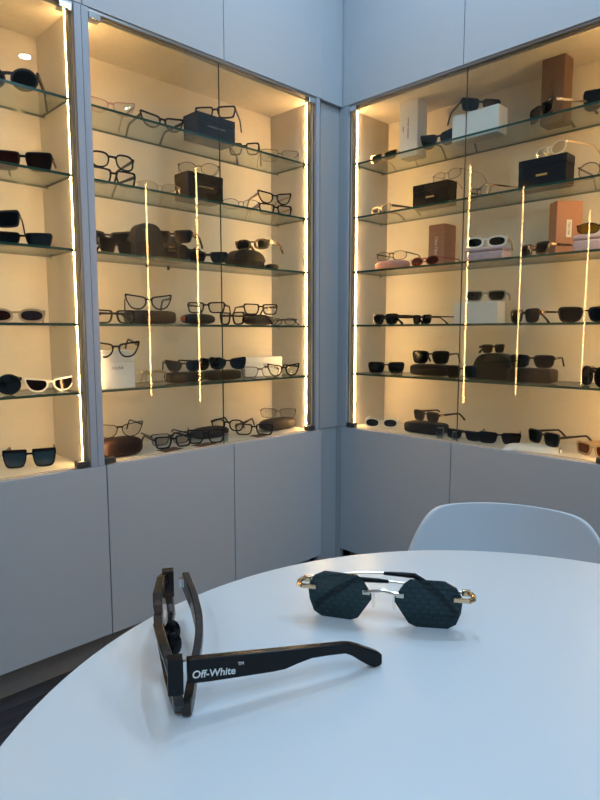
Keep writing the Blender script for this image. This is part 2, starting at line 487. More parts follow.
# ---------------------------------------------------------------- table
t = thing('round_table', 'small round white table in the foreground carrying two pairs of glasses', 'table', (-1.461, -1.458, 0))
obj('table_top', lathe(bmesh.new(), [(0.02, 0.728), (0.298, 0.728), (0.3045, 0.731), (0.306, 0.736), (0.306, 0.744), (0.3045, 0.749), (0.301, 0.750), (0.02, 0.750)], 128), 'table', t, True)
obj('column', lathe(bmesh.new(), [(0.03, 0.012), (0.03, 0.70), (0.09, 0.722), (0.09, 0.7275)], 32), 'white', t, True)
obj('foot', lathe(bmesh.new(), [(0.20, 0.0), (0.20, 0.006), (0.19, 0.011), (0.035, 0.018)], 64), 'white', t, True)


# ---------------------------------------------------------------- chair
def chair(loc, rz):
    t = thing('tub_chair', 'pale blue-grey plastic chair with a rounded back behind the round white table', 'chair', loc, rz)
    # profile in (y, z): sitter faces -y. v: 0 front lip .. 1 top of back
    prof = [(-0.20, 0.395), (-0.185, 0.425), (-0.13, 0.430), (-0.03, 0.415), (0.07, 0.412), (0.135, 0.430), (0.170, 0.475), (0.190, 0.54), (0.208, 0.62), (0.222, 0.689), (0.2255, 0.705)]
    wid = [0.15, 0.165, 0.175, 0.18, 0.18, 0.178, 0.172, 0.162, 0.152, 0.146, 0.144]

    def samp(v):
        s = v * (len(prof) - 1); i = min(int(s), len(prof) - 2); f = s - i

        def cr(a, b, c, d): return 0.5 * (2 * b + (c - a) * f + (2 * a - 5 * b + 4 * c - d) * f * f + (3 * b - a - 3 * c + d) * f ** 3)
        g = lambda L, k: L[max(0, min(len(L) - 1, k))]
        y = cr(g(prof, i - 1)[0], g(prof, i)[0], g(prof, i + 1)[0], g(prof, i + 2)[0])
        z = cr(g(prof, i - 1)[1], g(prof, i)[1], g(prof, i + 1)[1], g(prof, i + 2)[1])
        w = cr(g(wid, i - 1), g(wid, i), g(wid, i + 1), g(wid, i + 2))
        return y, z, w
    bm = bmesh.new(); NV, NU = 40, 32; rows = []
    for j in range(NV + 1):
        v = j / NV; back = max(0.0, (v - 0.55) / 0.45); row = []
        for i in range(NU + 1):
            u = math.sin(PI / 2 * (-1 + 2 * i / NU)) * .998
            k = (1 - abs(u) ** 2.5) ** (1 / 2.5)          # rounded outline of the back
            vv = v if v <= .55 else .55 + (v - .55) * (.14 + .86 * k)
            y, z, w = samp(vv)
            bk = max(0.0, (vv - 0.55) / 0.45)
            zz = z + 0.05 * (abs(u) ** 3) * (1 if v > .12 else v / .12) * (1 - bk)
            row.append(bm.verts.new((w * u, y - 0.055 * u * u * min(1, bk * 2), zz)))
        rows.append(row)
    for a, b in zip(rows, rows[1:]):
        for i in range(NU): bm.faces.new((a[i], a[i + 1], b[i + 1], b[i]))
    bmesh.ops.recalc_face_normals(bm, faces=bm.faces)
    s = obj('seat_shell', bm, 'chair', t, True)
    md = s.modifiers.new('thickness', 'SOLIDIFY'); md.thickness = 0.009; md.offset = 0
    md = s.modifiers.new('smooth', 'SUBSURF'); md.levels = 1; md.render_levels = 2
    for sx in (-1, 1):
        for sy in (-1, 1):
            obj('leg', tube(bmesh.new(), [(sx * 0.10, 0.0 + sy * 0.08, 0.402), (sx * 0.185, sy * 0.185, 0.0)], [0.013, 0.009], 12), 'beech', t, True)
    bm = bmesh.new(); box(bm, -0.11, 0.11, -0.09, 0.09, 0.392, 0.404)
    obj('seat_frame', bm, 'darkmetal', t)
    return t


chair((-1.0923, -1.2488, 0), -1.0546)


# ---------------------------------------------------------------- eyewear
def rim(shape, w, h, n=36):
    a, b = w / 2, h / 2; P = []
    if shape == 'hex6':
        raw = [(-0.026, 0.004), (-0.019, 0.016), (-0.014, 0.020), (0.012, 0.020), (0.021, 0.015), (0.026, 0.006), (0.025, -0.006), (0.0215, -0.016), (0.015, -0.020), (-0.009, -0.020), (-0.015, -0.0175), (-0.026, 0.0)]
        return [(x * w / 0.052, z * h / 0.040) for x, z in raw]
    POLY = dict(
        cat=[(-1, .30), (-.82, .80), (-.25, .98), (.45, 1.12), (.98, 1.24), (1.12, 1.14), (1.09, .72), (.92, .05), (.62, -.65), (.15, -.98), (-.42, -.95), (-.84, -.45)],
        flat=[(-.98, .62), (-.96, .98), (-.5, 1.02), (.5, 1.03), (1.0, 1.02), (1.04, .72), (.98, 0), (.80, -.74), (.45, -1), (-.40, -1), (-.74, -.74), (-.92, -.05)],
        rect=[(-1, .45), (-.90, .88), (-.45, .98), (.45, 1.02), (.92, .98), (1.05, .62), (.98, -.15), (.84, -.78), (.50, -1), (-.42, -1), (-.76, -.76), (-.94, -.15)],
        square=[(-1, .35), (-.88, .85), (-.40, 1), (.40, 1.02), (.90, .94), (1.04, .55), (.98, -.20), (.80, -.80), (.40, -1), (-.35, -1), (-.72, -.80), (-.93, -.20)],
        butterfly=[(-1, .25), (-.85, .75), (-.30, .92), (.40, 1.05), (.95, 1.12), (1.10, .75), (1.05, 0), (.85, -.70), (.40, -1), (-.25, -.98), (-.70, -.70), (-.93, -.20)])
    if shape in POLY:      # closed Catmull-Rom through the control outline
        K = POLY[shape]; m = len(K)
        for i in range(m):
            p0, p1, p2, p3 = (Vector(K[(i + q) % m]) for q in (-1, 0, 1, 2))
            for f in (0, .34, .67):
                v = .5 * (2 * p1 + (p2 - p0) * f + (2 * p0 - 5 * p1 + 4 * p2 - p3) * f * f + (3 * p1 - p0 - 3 * p2 + p3) * f ** 3)
                P.append((v.x * a, v.y * b))
        return P
    ex = dict(rect=4.6, square=4.0, round=2.0, oval=2.35, cat=3.0, butterfly=2.8, aviator=2.7, pant=2.5, flat=6, hexr=3.4)[shape]
    for i in range(n):
        t = 2 * PI * i / n; c, s = math.cos(t), math.sin(t)
        x = a * math.copysign(abs(c) ** (2 / ex), c); z = b * math.copysign(abs(s) ** (2 / ex), s)
        X, Z = x / a, z / b
        if shape == 'cat':
            z += 0.55 * b * max(0, X) ** 1.5 * (0.35 + 0.65 * (Z + 1) / 2); x *= 1 - 0.10 * (1 - Z) / 2
            if Z > 0: x += 0.10 * a * max(0, X) * Z
        elif shape == 'butterfly':
            z += 0.22 * b * X * (1 if Z > 0 else -0.2); x *= 1 + 0.06 * Z
        elif shape == 'aviator':
            x *= 1 - 0.16 * (1 - Z) / 2; x += 0.10 * a * (1 - Z) / 2 * 0.8; z *= 1.0 - 0.12 * max(0, -X) * (Z < 0)
        elif shape in ('square', 'rect', 'flat'):
            x *= 1 - 0.07 * (1 - Z) / 2
        elif shape == 'pant':
            x *= 1 - 0.12 * (1 - Z) / 2
        P.append((x, z))
    return P


def ring(bm, outer, inner, yf, d, sgn, cx, cz, mi=(0, 0)):
    """frame ring; outward x is +, mirrored by sgn. yf(x) is the bow"""
    n = len(outer); V = []
    for (pts, off) in ((outer, 0), (outer, d), (inner, d), (inner, 0)):
        V.append([bm.verts.new((sgn * (cx + x), yf(cx + x) + off, cz + z)) for x, z in pts])
    for k in range(4):
        A, Bq = V[k], V[(k + 1) % 4]
        for i in range(n):
            f = bm.faces.new((A[i], A[(i + 1) % n], Bq[(i + 1) % n], Bq[i])); f.material_index = mi[0] if k in (0, 3) and k != 0 else mi[1] if k in (1, 2) else mi[0]


def plate(bm, pts, yf, d, y0, sgn, cx, cz):
    n = len(pts); V = []
    for off in (y0, y0 + d):
        V.append([bm.verts.new((sgn * (cx + x), yf(cx + x) + off, cz + z)) for x, z in pts])
    bm.faces.new(V[0]); bm.faces.new(V[1])
    for i in range(n): bm.faces.new((V[0][i], V[0][(i + 1) % n], V[1][(i + 1) % n], V[1][i]))


def temple_bm(L, th, tt, drop, style, H, ang, y_off=0.0, tipdrop=None):
    """side outline extruded by tt; H hinge point, ang direction in the XY plane"""
    k = dict(std=[(0, .5, -.5), (.1, .5, -.5), (.45, .38, -.38), (.66, .34, -.34), (.74, .30, -.42), None],
             wide=[(0, .5, -.5), (.25, .52, -.52), (.5, .45, -.45), (.66, .38, -.36), (.74, .36, -.42), None],
             straight=[(0, .5, -.5), (.5, .45, -.45), (.74, .4, -.4), None])[style]
    top, bot = [], []
    for q in k:
        if q is None: break
        top.append((q[0] * L, q[1] * th)); bot.append((q[0] * L, q[2] * th))
    # ear bend
    top += [(.80 * L, .10 * th - drop * .10), (.90 * L, -drop * .52 + .3 * th), (.985 * L, -drop + max(.75 * th, .004)), (L, -drop + .35 * th)]
    bot += [(.80 * L, -.55 * th - drop * .14), (.88 * L, -drop * .60), (.955 * L, -drop), (.985 * L, -drop + .02 * th)]
    pts = top + bot[::-1]
    dx, dy = math.cos(ang), math.sin(ang); nx, ny = -dy, dx
    bm = bmesh.new(); V = []
    for o in (-tt / 2, tt / 2):
        V.append([bm.verts.new((H[0] + s * dx + o * nx, H[1] + s * dy + o * ny, H[2] + z)) for s, z in pts])
    m = len(top)
    for Q in V:       # build the side as quads/tri strip between top and bottom curves
        tp, bt = Q[:m], Q[m:][::-1]
        for i in range(min(m, len(bt)) - 1):
            bm.faces.new((tp[i], tp[i + 1], bt[i + 1], bt[i]))
    n = len(pts)
    for i in range(n): bm.faces.new((V[0][i], V[0][(i + 1) % n], V[1][(i + 1) % n], V[1][i]))
    return bm


KIT = dict(thin=dict(t=.0017, d=.0016, th=.0030, tt=.0012, wire=True),
           fine=dict(t=.0022, d=.0030, th=.0050, tt=.0025, wire=False),
           acet=dict(t=.0043, d=.0042, th=.0080, tt=.0038, wire=False),
           thick=dict(t=.0055, d=.0060, th=.0135, tt=.0050, wire=False))


def eyewear(x, y, z, rz, shape, kit, fm, lm, label, W=.142, h=.040, tm=None, fold=False, rx=0.0, ry=0.0, sun=None, group=None, deco=None, brow=0.0, L=.140, bow=None, style=None):
    k = KIT[kit]; t = k['t']
    sun = (lm != 'clear') if sun is None else sun
    th_ = thing('sunglasses' if sun else 'eyeglasses', label, 'sunglasses' if sun else 'glasses', (x, y, z), rz, group, rx, ry)
    bridge = .0125; ext = .003
    lw = (W - bridge - 4 * t - 2 * ext) / 2 + (.0 if not k['wire'] else .002)
    cx = bridge / 2 + t + lw / 2
    inner = rim(shape, lw, h); sx, sz = (lw + 2 * t) / lw, (h + 2 * t) / h
    outer = [(px * sx, pz * sz + (brow * max(0, pz / (h / 2)) if brow else 0)) for px, pz in inner]
    cz = -min(p[1] for p in outer)
    kk = .55 if bow is None else bow
    yf = lambda q: kk * q * q
    bm = bmesh.new()
    for s in (-1, 1): ring(bm, outer, inner, yf, k['d'], s, cx, cz)
    bx = bridge / 2 + t * 1.2; bz = cz + h * (.16 if k['wire'] else .36 if shape == 'flat' else .27)
    if k['wire']:
        tube(bm, [(-bx - .001, .001, bz), (-bx * .5, 0, bz + .003), (bx * .5, 0, bz + .003), (bx + .001, .001, bz)], t * .8, 6)
    else:
        bh = max(h * .10, .0036)
        prof = [(-bx, bz - bh * 1.3, bz + bh), (-bx * .4, bz - bh * .3, bz + bh * 1.15), (bx * .4, bz - bh * .3, bz + bh * 1.15), (bx, bz - bh * 1.3, bz + bh)]
        A = [[bm.verts.new((px, yf(px) + dd, pz)) for px, lo, hi in prof for pz in (lo, hi)] for dd in (0, k['d'])]
        for q in range(0, 6, 2):
            for Q in A: bm.faces.new((Q[q], Q[q + 1], Q[q + 3], Q[q + 2]))
            for e in (0, 1): bm.faces.new((A[0][q + e], A[0][q + 2 + e], A[1][q + 2 + e], A[1][q + e]))
    hx = cx + lw / 2 + t + ext * .6
    omax = max(p[0] for p in outer)
    hz = cz + h * (.30 if shape not in ('cat', 'flat', 'butterfly') else .40)
    hh = max(k['th'] * .5, .0022)
    for s in (-1, 1):
        box(bm, min(s * (cx + omax - .004), s * hx), max(s * (cx + omax - .004), s * hx), yf(hx) - .0005, yf(hx) + k['d'] + .003, hz - hh, hz + hh)
    obj('frame_front', bm, fm, th_)
    lens_pts = [(px * 1.01, pz * 1.01) for px, pz in inner]
    for s in (-1, 1):
        bm = bmesh.new(); plate(bm, lens_pts, yf, .0012, k['d'] * .35, s, cx, cz); obj('lens', bm, lm, th_)
    tl = L
    stl = style or ('wide' if kit == 'thick' else 'std')
    for s in (-1, 1):
        if fold:
            y0 = yf(hx) + k['d'] + (.005 if s > 0 else .011)
            Ht = (s * (hx - .001), y0, hz); ang = (PI - .05) if s > 0 else .05
            b2 = temple_bm(min(tl, W * .99), k['th'], k['tt'], hz, stl, Ht, ang)
        else:
            Ht = (s * (hx - k['tt'] * .5), yf(hx) + k['d'] + .002, hz); ang = PI / 2 + s * .07
            b2 = temple_bm(tl, k['th'], k['tt'], hz, stl, Ht, ang)
        tp = obj('temple', b2, tm or fm, th_)
        if deco and not fold:
            bm = bmesh.new()
            if deco == 'ring':
                n_ = 20; R1, r1 = .0095, .0018; c0 = Vector(Ht) + Vector((s * (k['tt'] * .5 + .0006), .030, 0)); rg = []
                for i in range(n_):
                    a_ = 2 * PI * i / n_
                    rg.append([bm.verts.new(c0 + Vector((s * r1 * math.cos(b_), (R1 + r1 * math.sin(b_)) * math.cos(a_), (R1 + r1 * math.sin(b_)) * math.sin(a_)))) for b_ in (0, PI / 2, PI, 1.5 * PI)])
                for i in range(n_):
                    for j in range(4): bm.faces.new((rg[i][j], rg[(i + 1) % n_][j], rg[(i + 1) % n_][(j + 1) % 4], rg[i][(j + 1) % 4]))
            else:
                xs = Ht[0] + s * k['tt'] * .5
                box(bm, min(xs, xs + s * .0012), max(xs, xs + s * .0012), Ht[1] + .002, Ht[1] + .022, hz - k['th'] * .42, hz + k['th'] * .42)
            obj('temple_plate', bm, 'gold', tp)
    if k['wire']:
        for s in (-1, 1):
            bm = bmesh.new(); bmesh.ops.create_uvsphere(bm, u_segments=8, v_segments=6, radius=1)
            bmesh.ops.scale(bm, vec=(.0012, .0022, .0055), verts=bm.verts)
            bmesh.ops.translate(bm, vec=(s * .0075, .006, cz - h * .02), verts=bm.verts)
            obj('nose_pad', bm, 'clear', th_)
    return th_


def carton(x, y, z, rz, w, d, h, m, label, text=None, tsize=.008, tmat='ink', vertical=False, lid=True, bev=.0012, face='front', sticker=False, plate=False, mark=False, tpos=(0, 0), cat='box', name='presentation_box'):
    t = thing(name, label, cat, (x, y, z), rz)
    lh = h * .30 if lid else 0
    obj('box_base', B(-w / 2, w / 2, -d / 2, d / 2, 0, h - lh - (.0006 if lid else 0), bev), m, t)
    if lid: obj('lid', B(-w / 2 - .0006, w / 2 + .0006, -d / 2 - .0006, d / 2 + .0006, h - lh, h, bev), m, t)
    yy = -d / 2 - .0011
    if sticker:
        obj('label_plate', B(tpos[0] - .008, tpos[0] + .008, yy - .0002, yy + .0006, h / 2 + tpos[1] - .026, h / 2 + tpos[1] + .026), 'whitebox', t); yy -= .0004
    if plate: obj('gold_plate', B(-.017, .017, yy - .0004, yy + .0006, h * .42 - .003, h * .42 + .003), 'goldink', t)
    if mark:      # small bird-like emblem beside the lettering
        bm = bmesh.new()
        for i in range(5):
            zz = h / 2 - .008 + i * .004; q = .004 + .0016 * (2 - abs(i - 2))
            box(bm, -.022 - .0012, -.022 + .0012, yy - .0002, yy + .0006, zz, zz + .0022)
            box(bm, -.022 - q / 2, -.022 + q / 2, yy - .0002, yy + .0006, zz + .0006, zz + .0016)
        obj('emblem', bm, 'ink', t)
    if text:
        text_mesh('lettering', text, tsize, tmat, t, (tpos[0], yy, h / 2 + tpos[1]), (PI / 2, (-PI / 2 if vertical else 0), 0))
    return t


def sq(n, v): return math.copysign(abs(v) ** (2 / n), v)


def hard_case(x, y, z, rz, w, d, h, m, label, ex=3.2, ez=2.6, buckle=None, cat='glasses case', rx=0.0, trim=None, name='glasses_case'):
    """clam-shell case: two rounded halves meeting at a seam"""
    t = thing(name, label, cat, (x, y, z), rz, rx=rx)
    for part, s0, s1 in (('case_lid', 1e-9, PI / 2), ('case_base', -PI / 2, -1e-9)):
        bm = bmesh.new(); rings = []
        for j in range(9):
            ph = s0 + (s1 - s0) * j / 8; r = max(abs(math.cos(ph)) ** (2 / ez), .02); zz = sq(ez, math.sin(ph))
            rings.append([bm.verts.new((w / 2 * r * sq(ex, math.cos(2 * PI * i / 32)), d / 2 * r * sq(ex, math.sin(2 * PI * i / 32)), h / 2 + h / 2 * zz)) for i in range(32)])
        for a, b in zip(rings, rings[1:]):
            for i in range(32): bm.faces.new((a[i], a[(i + 1) % 32], b[(i + 1) % 32], b[i]))
        bm.faces.new(rings[0]); bm.faces.new(rings[-1])
        obj(part, bm, m, t, True)
    if buckle: obj('clasp', B(-.014, .014, -d / 2 - .003, -d / 2 + .004, h * .32, h * .62, .001), buckle, t)
    if trim: obj('end_trim', B(-w / 2 - .0008, -w / 2 + .004, -d * .2, d * .2, h * .3, h * .7, .001), trim, t)
    return t


def soft_bag(x, y, z, rz, w, d, h, m, label, flap=True, clasp=None, cat='glasses case', name='glasses_case'):
    """upright pouch with an arched top, flap and welt"""
    t = thing(name, label, cat, (x, y, z), rz)

    N = 24
    arch = [(w / 2 * sq(3.0, math.cos(PI * i / N)), h * (abs(math.sin(PI * i / N)) ** (2 / 3.0))) for i in range(N + 1)]

    def slab(y0, y1, sc, zlo):
        bm = bmesh.new(); rows = []
        for yy, s in ((y0, .92), (y0 + .2 * (y1 - y0), 1.0), (y0 + .8 * (y1 - y0), 1.0), (y1, .92)):
            rows.append([bm.verts.new((px * s * sc, yy, max(pz * (s * .5 + .5) * sc, zlo))) for px, pz in arch])
        for a, b in zip(rows, rows[1:]):
            for i in range(N): bm.faces.new((a[i], a[i + 1], b[i + 1], b[i]))
            bm.faces.new((a[N], a[0], b[0], b[N]))
        bm.faces.new(rows[0]); bm.faces.new(rows[-1])
        return bm
    obj('case_body', slab(-d / 2, d / 2, 1, 0), m, t, True)
    if flap: obj('flap', slab(-d / 2 - .003, -d / 2 + .010, 1.0, h * .42), m, t, True)
    if clasp: obj('clasp', B(-.012, .012, -d / 2 - .008, -d / 2 - .003, h * .38, h * .58, .001), clasp, t)
    return t



def cloth(x, y, z, rz, w, d, m, label):
    bm = bmesh.new(); N = 10; V = []
    for j in range(N + 1):
        V.append([bm.verts.new((w * (i / N - .5), d * (j / N - .5), .0006 + .0006 * math.sin(i * 1.3) * math.sin(j * 1.7))) for i in range(N + 1)])
    for a, b in zip(V, V[1:]):
        for i in range(N): bm.faces.new((a[i], a[i + 1], b[i + 1], b[i]))
    o = obj('lens_cloth', bm, m, None, True); o.location = (x, y, z); o.rotation_euler = (0, 0, rz)
    md = o.modifiers.new('thickness', 'SOLIDIFY'); md.thickness = .0006; md.offset = 1
    tag(o, label, 'cloth')


def pouch(x, y, z, rz, label):
    t = thing('cloth_pouch', label, 'pouch', (x, y, z), rz)
    bm = bmesh.new(); N = 18; top = []; bot = []
    w, d = .175, .085
    for j in range(N + 1):
        for lst, s in ((top, 1), (bot, 0)):
            row = []
            for i in range(N + 1):
                u, v = 2 * i / N - 1, 2 * j / N - 1
                e = (1 - abs(u) ** 6) * (1 - abs(v) ** 4)
                row.append(bm.verts.new((w / 2 * u * (1 - .06 * v * v), d / 2 * v * (1 - .04 * u * u), s * (.017 * e + .0015 * e * math.sin(5 * u + 3 * v)) + .0004 * s)))
            lst.append(row)
    for R_ in (top, bot):
        for a, b in zip(R_, R_[1:]):
            for i in range(N): bm.faces.new((a[i], a[i + 1], b[i + 1], b[i]))
    for i in range(N):
        bm.faces.new((top[0][i], top[0][i + 1], bot[0][i + 1], bot[0][i])); bm.faces.new((top[N][i], top[N][i + 1], bot[N][i + 1], bot[N][i]))
        bm.faces.new((top[i][0], top[i + 1][0], bot[i + 1][0], bot[i][0])); bm.faces.new((top[i][N], top[i + 1][N], bot[i + 1][N], bot[i][N]))
    obj('pouch_body', bm, 'clothm', t, True)
    obj('drawstring', tube(bmesh.new(), [(.08, -.036, .004), (.080, 0, .012), (.08, .036, .004)], .0012, 6), 'pinkac', t, True)


def acrylic_block(x, y, z, rz):
    t = obj('acrylic_block', B(-.011, .011, -.011, .011, 0, .036, .001), 'clearblock')
    t.location = (x, y, z); t.rotation_euler = (0, 0, rz)
    tag(t, 'small clear acrylic block beside the black flat case on the cabinet floor', 'display block')

# left glass cabinet
eyewear(-1.1665, 0.1000, 1.5815, -0.589, 'round', 'thick', 'black', 'dark', 'large black rounded sunglasses on the topmost shelf of the left cabinet', W=0.15, h=0.044)
eyewear(-1.1394, 0.1000, 1.3875, -0.569, 'rect', 'acet', 'black', 'brownl', 'black square sunglasses with brown lenses on the second shelf of the left cabinet', W=0.148, h=0.04, deco='plate')
eyewear(-1.1492, 0.1000, 1.1935, -0.494, 'rect', 'acet', 'black', 'dark', 'narrow black sunglasses with tan temples on the third shelf of the left cabinet', W=0.148, h=0.028, tm='tan')
hard_case(-1.2715, 0.1000, 1.1935, 0.000, 0.0764, 0.060, 0.036, 'blackleather', 'black case cut by the left edge, beside narrow black sunglasses on the third shelf')
eyewear(-1.2250, 0.0950, 1.2305, -0.489, 'rect', 'acet', 'matte', 'dark', 'black sunglasses lying on the black case at the left edge, third shelf', W=0.14, h=0.034, ry=-0.1)
eyewear(-1.1806, 0.0900, 0.9945, -0.409, 'oval', 'thick', 'cream', 'brownl', 'cream framed sunglasses with brown lenses on the fourth shelf of the left cabinet', W=0.146, h=0.026)
eyewear(-1.2447, 0.0900, 0.8065, -0.217, 'round', 'acet', 'black', 'dark', 'round black sunglasses cut by the left edge, beside the white cat-eye pair', W=0.138, h=0.046)
eyewear(-1.0937, 0.1000, 0.8065, 0.001, 'cat', 'acet', 'whiteac', 'brownl', 'white cat-eye sunglasses with brown lenses on the lowest shelf of the left cabinet', W=0.138, h=0.028)
eyewear(-1.1568, 0.1100, 0.6005, -0.418, 'flat', 'acet', 'black', 'bluel', 'black flat-top sunglasses with blue lenses on the floor of the left cabinet', W=0.138, h=0.037, brow=0.004)
# middle glass cabinet
eyewear(-0.8962, 0.0800, 1.5815, -0.242, 'cat', 'fine', 'rose', 'clear', 'rose pink crystal cat-eye glasses, leftmost on the topmost shelf of the middle cabinet', W=0.138, h=0.034)
eyewear(-0.7211, 0.0900, 1.5815, -0.109, 'cat', 'acet', 'black', 'clear', 'black cat-eye glasses left of the navy box on the topmost shelf', W=0.142, h=0.032)
carton(-0.5416, 0.0975, 1.5815, 0.000, 0.1508, 0.075, 0.075, 'navybox', 'navy blue box with black glasses on top, topmost shelf of the middle cabinet', text='GIORGIO ARMANI', tsize=0.008, tmat='greyink')
eyewear(-0.5281, 0.0850, 1.6585, -0.888, 'rect', 'acet', 'black', 'clear', 'black rectangular glasses resting on the navy box on the topmost shelf', W=0.138, h=0.03)
eyewear(-0.3793, 0.1200, 1.5815, -0.829, 'rect', 'acet', 'black', 'clear', 'black rectangular glasses just right of the navy box on the topmost shelf', W=0.11, h=0.032)
eyewear(-0.2275, 0.1000, 1.5815, -0.537, 'square', 'thin', 'gun', 'clear', 'thin dark wire glasses, rightmost on the topmost shelf of the middle cabinet', W=0.14, h=0.04)
eyewear(-0.8943, 0.0800, 1.3875, -0.068, 'rect', 'acet', 'black', 'clear', 'lower of two stacked black glasses, second shelf of the middle cabinet', W=0.14, h=0.036)
eyewear(-0.8931, 0.0850, 1.4335, -0.137, 'aviator', 'acet', 'black', 'clear', 'upper of two stacked black glasses, rounded rims, second shelf of the middle cabinet', W=0.134, h=0.038, rx=-0.06)
eyewear(-0.7374, 0.0900, 1.3875, -0.137, 'oval', 'thin', 'tan', 'clear', 'pale tan wire glasses left of the dark brown box, second shelf', W=0.138, h=0.034)
carton(-0.5871, 0.0975, 1.3875, 0.000, 0.1361, 0.075, 0.082, 'brownbox', 'dark brown box with wire glasses on top, second shelf of the middle cabinet', text='GIORGIO ARMANI', tsize=0.007, tmat='goldink')
eyewear(-0.5915, 0.0900, 1.4715, -0.548, 'round', 'thin', 'gun', 'clear', 'thin wire glasses resting on the dark brown box, second shelf', W=0.132, h=0.036)
eyewear(-0.4197, 0.0900, 1.3875, -0.509, 'oval', 'thin', 'gun', 'clear', 'thin brown wire glasses right of the dark brown box, second shelf', W=0.13, h=0.032)
eyewear(-0.2619, 0.0850, 1.3875, -0.251, 'rect', 'acet', 'black', 'clear', 'lower of the two stacked black glasses at the right end of the second shelf', W=0.136, h=0.03, tm='tan')
eyewear(-0.2620, 0.0900, 1.4275, -0.319, 'cat', 'acet', 'black', 'clear', 'upper of the two stacked black glasses at the right end of the second shelf', W=0.132, h=0.032, tm='tan')
eyewear(-0.9039, 0.1100, 1.2215, -0.231, 'cat', 'acet', 'matte', 'dark', 'upper black sunglasses at the left end of the third shelf, middle cabinet', W=0.13, h=0.032, tm='tan')
eyewear(-0.8975, 0.0700, 1.1935, 0.350, 'rect', 'acet', 'black', 'dark', 'lower black sunglasses at the left end of the third shelf, middle cabinet', W=0.134, h=0.034, fold=True)
soft_bag(-0.7778, 0.1150, 1.1935, 0.000, 0.1064, 0.050, 0.104, 'olive', 'dark olive brown arched case on the third shelf, left half of the middle cabinet')
soft_bag(-0.6830, 0.1425, 1.1935, 0.000, 0.0963, 0.045, 0.080, 'blackleather', 'black arched case behind the gold buckled sunglasses, third shelf', clasp='gold')
eyewear(-0.7019, 0.0850, 1.2455, -0.922, 'rect', 'thick', 'black', 'dark', 'black sunglasses with a gold temple plate against the arched cases, third shelf', W=0.13, h=0.028, deco='plate')
eyewear(-0.6320, 0.0800, 1.1935, 0.304, 'round', 'acet', 'black', 'dark', 'round black sunglasses beside the black arched case, third shelf', W=0.13, h=0.042, rx=-0.1)
eyewear(-0.5838, 0.0600, 1.1935, -0.629, 'rect', 'acet', 'black', 'dark', 'flat black rectangular sunglasses lying at the door seam, third shelf', W=0.13, h=0.026, fold=True)
soft_bag(-0.3862, 0.1125, 1.1935, 0.000, 0.1497, 0.055, 0.062, 'olive', 'dark olive brown case under tortoise sunglasses, third shelf near the corner', clasp='leather')
eyewear(-0.3763, 0.0850, 1.2560, -1.154, 'oval', 'thick', 'tort', 'dark', 'tortoise sunglasses on the olive brown case, third shelf near the corner', W=0.136, h=0.026)
hard_case(-0.2878, 0.0800, 1.1935, 0.000, 0.0500, 0.040, 0.020, 'blackleather', 'small flat black case at the right end of the third shelf')
eyewear(-0.9164, 0.0600, 0.9945, 0.042, 'rect', 'acet', 'black', 'clear', 'folded black glasses at the left end of the fourth shelf, middle cabinet', W=0.138, h=0.03, fold=True)
hard_case(-0.7712, 0.1100, 0.9945, 0.000, 0.1642, 0.060, 0.042, 'leather', 'long dark brown case at the left of the fourth shelf, under black glasses', ex=6, ez=5)
eyewear(-0.7865, 0.0900, 1.0375, -0.395, 'cat', 'acet', 'black', 'clear', 'black glasses with a bluish glint on the long dark brown case, fourth shelf', W=0.14, h=0.034)
hard_case(-0.5936, 0.1075, 0.9945, 0.000, 0.1234, 0.055, 0.036, 'blackleather', 'black case with a red end under black glasses, fourth shelf', trim='redm')
eyewear(-0.5736, 0.0900, 1.0315, -0.869, 'rect', 'acet', 'black', 'clear', 'black glasses on the black case with a red end, fourth shelf', W=0.13, h=0.028)
eyewear(-0.4773, 0.0800, 0.9945, -1.537, 'rect', 'acet', 'black', 'clear', 'black glasses seen sideways right of the door seam, fourth shelf', W=0.13, h=0.034)
hard_case(-0.3301, 0.1050, 0.9945, 0.000, 0.1427, 0.050, 0.036, 'leather', 'dark brown case near the right end of the fourth shelf, under black glasses')
eyewear(-0.3325, 0.0900, 1.0315, -0.330, 'rect', 'acet', 'black', 'clear', 'black glasses on the dark brown case near the right end of the fourth shelf', W=0.134, h=0.03)
eyewear(-0.2431, 0.0700, 0.9945, -1.448, 'oval', 'fine', 'gun', 'clear', 'thin dark glasses at the right end of the fourth shelf', W=0.12, h=0.022, fold=True)
carton(-0.9204, 0.0850, 0.8065, 0.000, 0.1195, 0.060, 0.110, 'whitebox', 'white upright box at the left end of the lowest shelf, middle cabinet', text='CELINE', tsize=0.0115, tmat='ink', tpos=(0.004, 0.004))
eyewear(-0.9258, 0.0430, 0.8965, -0.307, 'cat', 'acet', 'black', 'clear', 'black cat-eye glasses on the white upright box, lowest shelf', W=0.134, h=0.034, rx=0.15)
eyewear(-0.7880, 0.1000, 0.8065, 0.027, 'round', 'fine', 'tan', 'clear', 'light tan round glasses right of the white upright box, lowest shelf', W=0.136, h=0.042)
hard_case(-0.6575, 0.1000, 0.8065, 0.000, 0.1308, 0.060, 0.034, 'olive', 'olive brown case left of the door seam on the lowest shelf', ex=6, ez=5)
eyewear(-0.6747, 0.0750, 0.8415, -0.413, 'cat', 'acet', 'leather', 'dark', 'dark brown cat-eye glasses at the left on the olive brown case, lowest shelf', W=0.12, h=0.028, sun=True)
hard_case(-0.5053, 0.1000, 0.8065, 0.000, 0.1412, 0.060, 0.034, 'olive', 'olive brown case at the door seam on the lowest shelf', ex=6, ez=5)
eyewear(-0.5498, 0.1000, 0.8415, -0.003, 'round', 'acet', 'black', 'dark', 'round black glasses between the two olive brown cases, lowest shelf', W=0.125, h=0.034, sun=True)
eyewear(-0.4889, 0.0850, 0.8415, -0.484, 'butterfly', 'acet', 'black', 'dark', 'black butterfly sunglasses on the olive brown case at the door seam, lowest shelf', W=0.128, h=0.032)
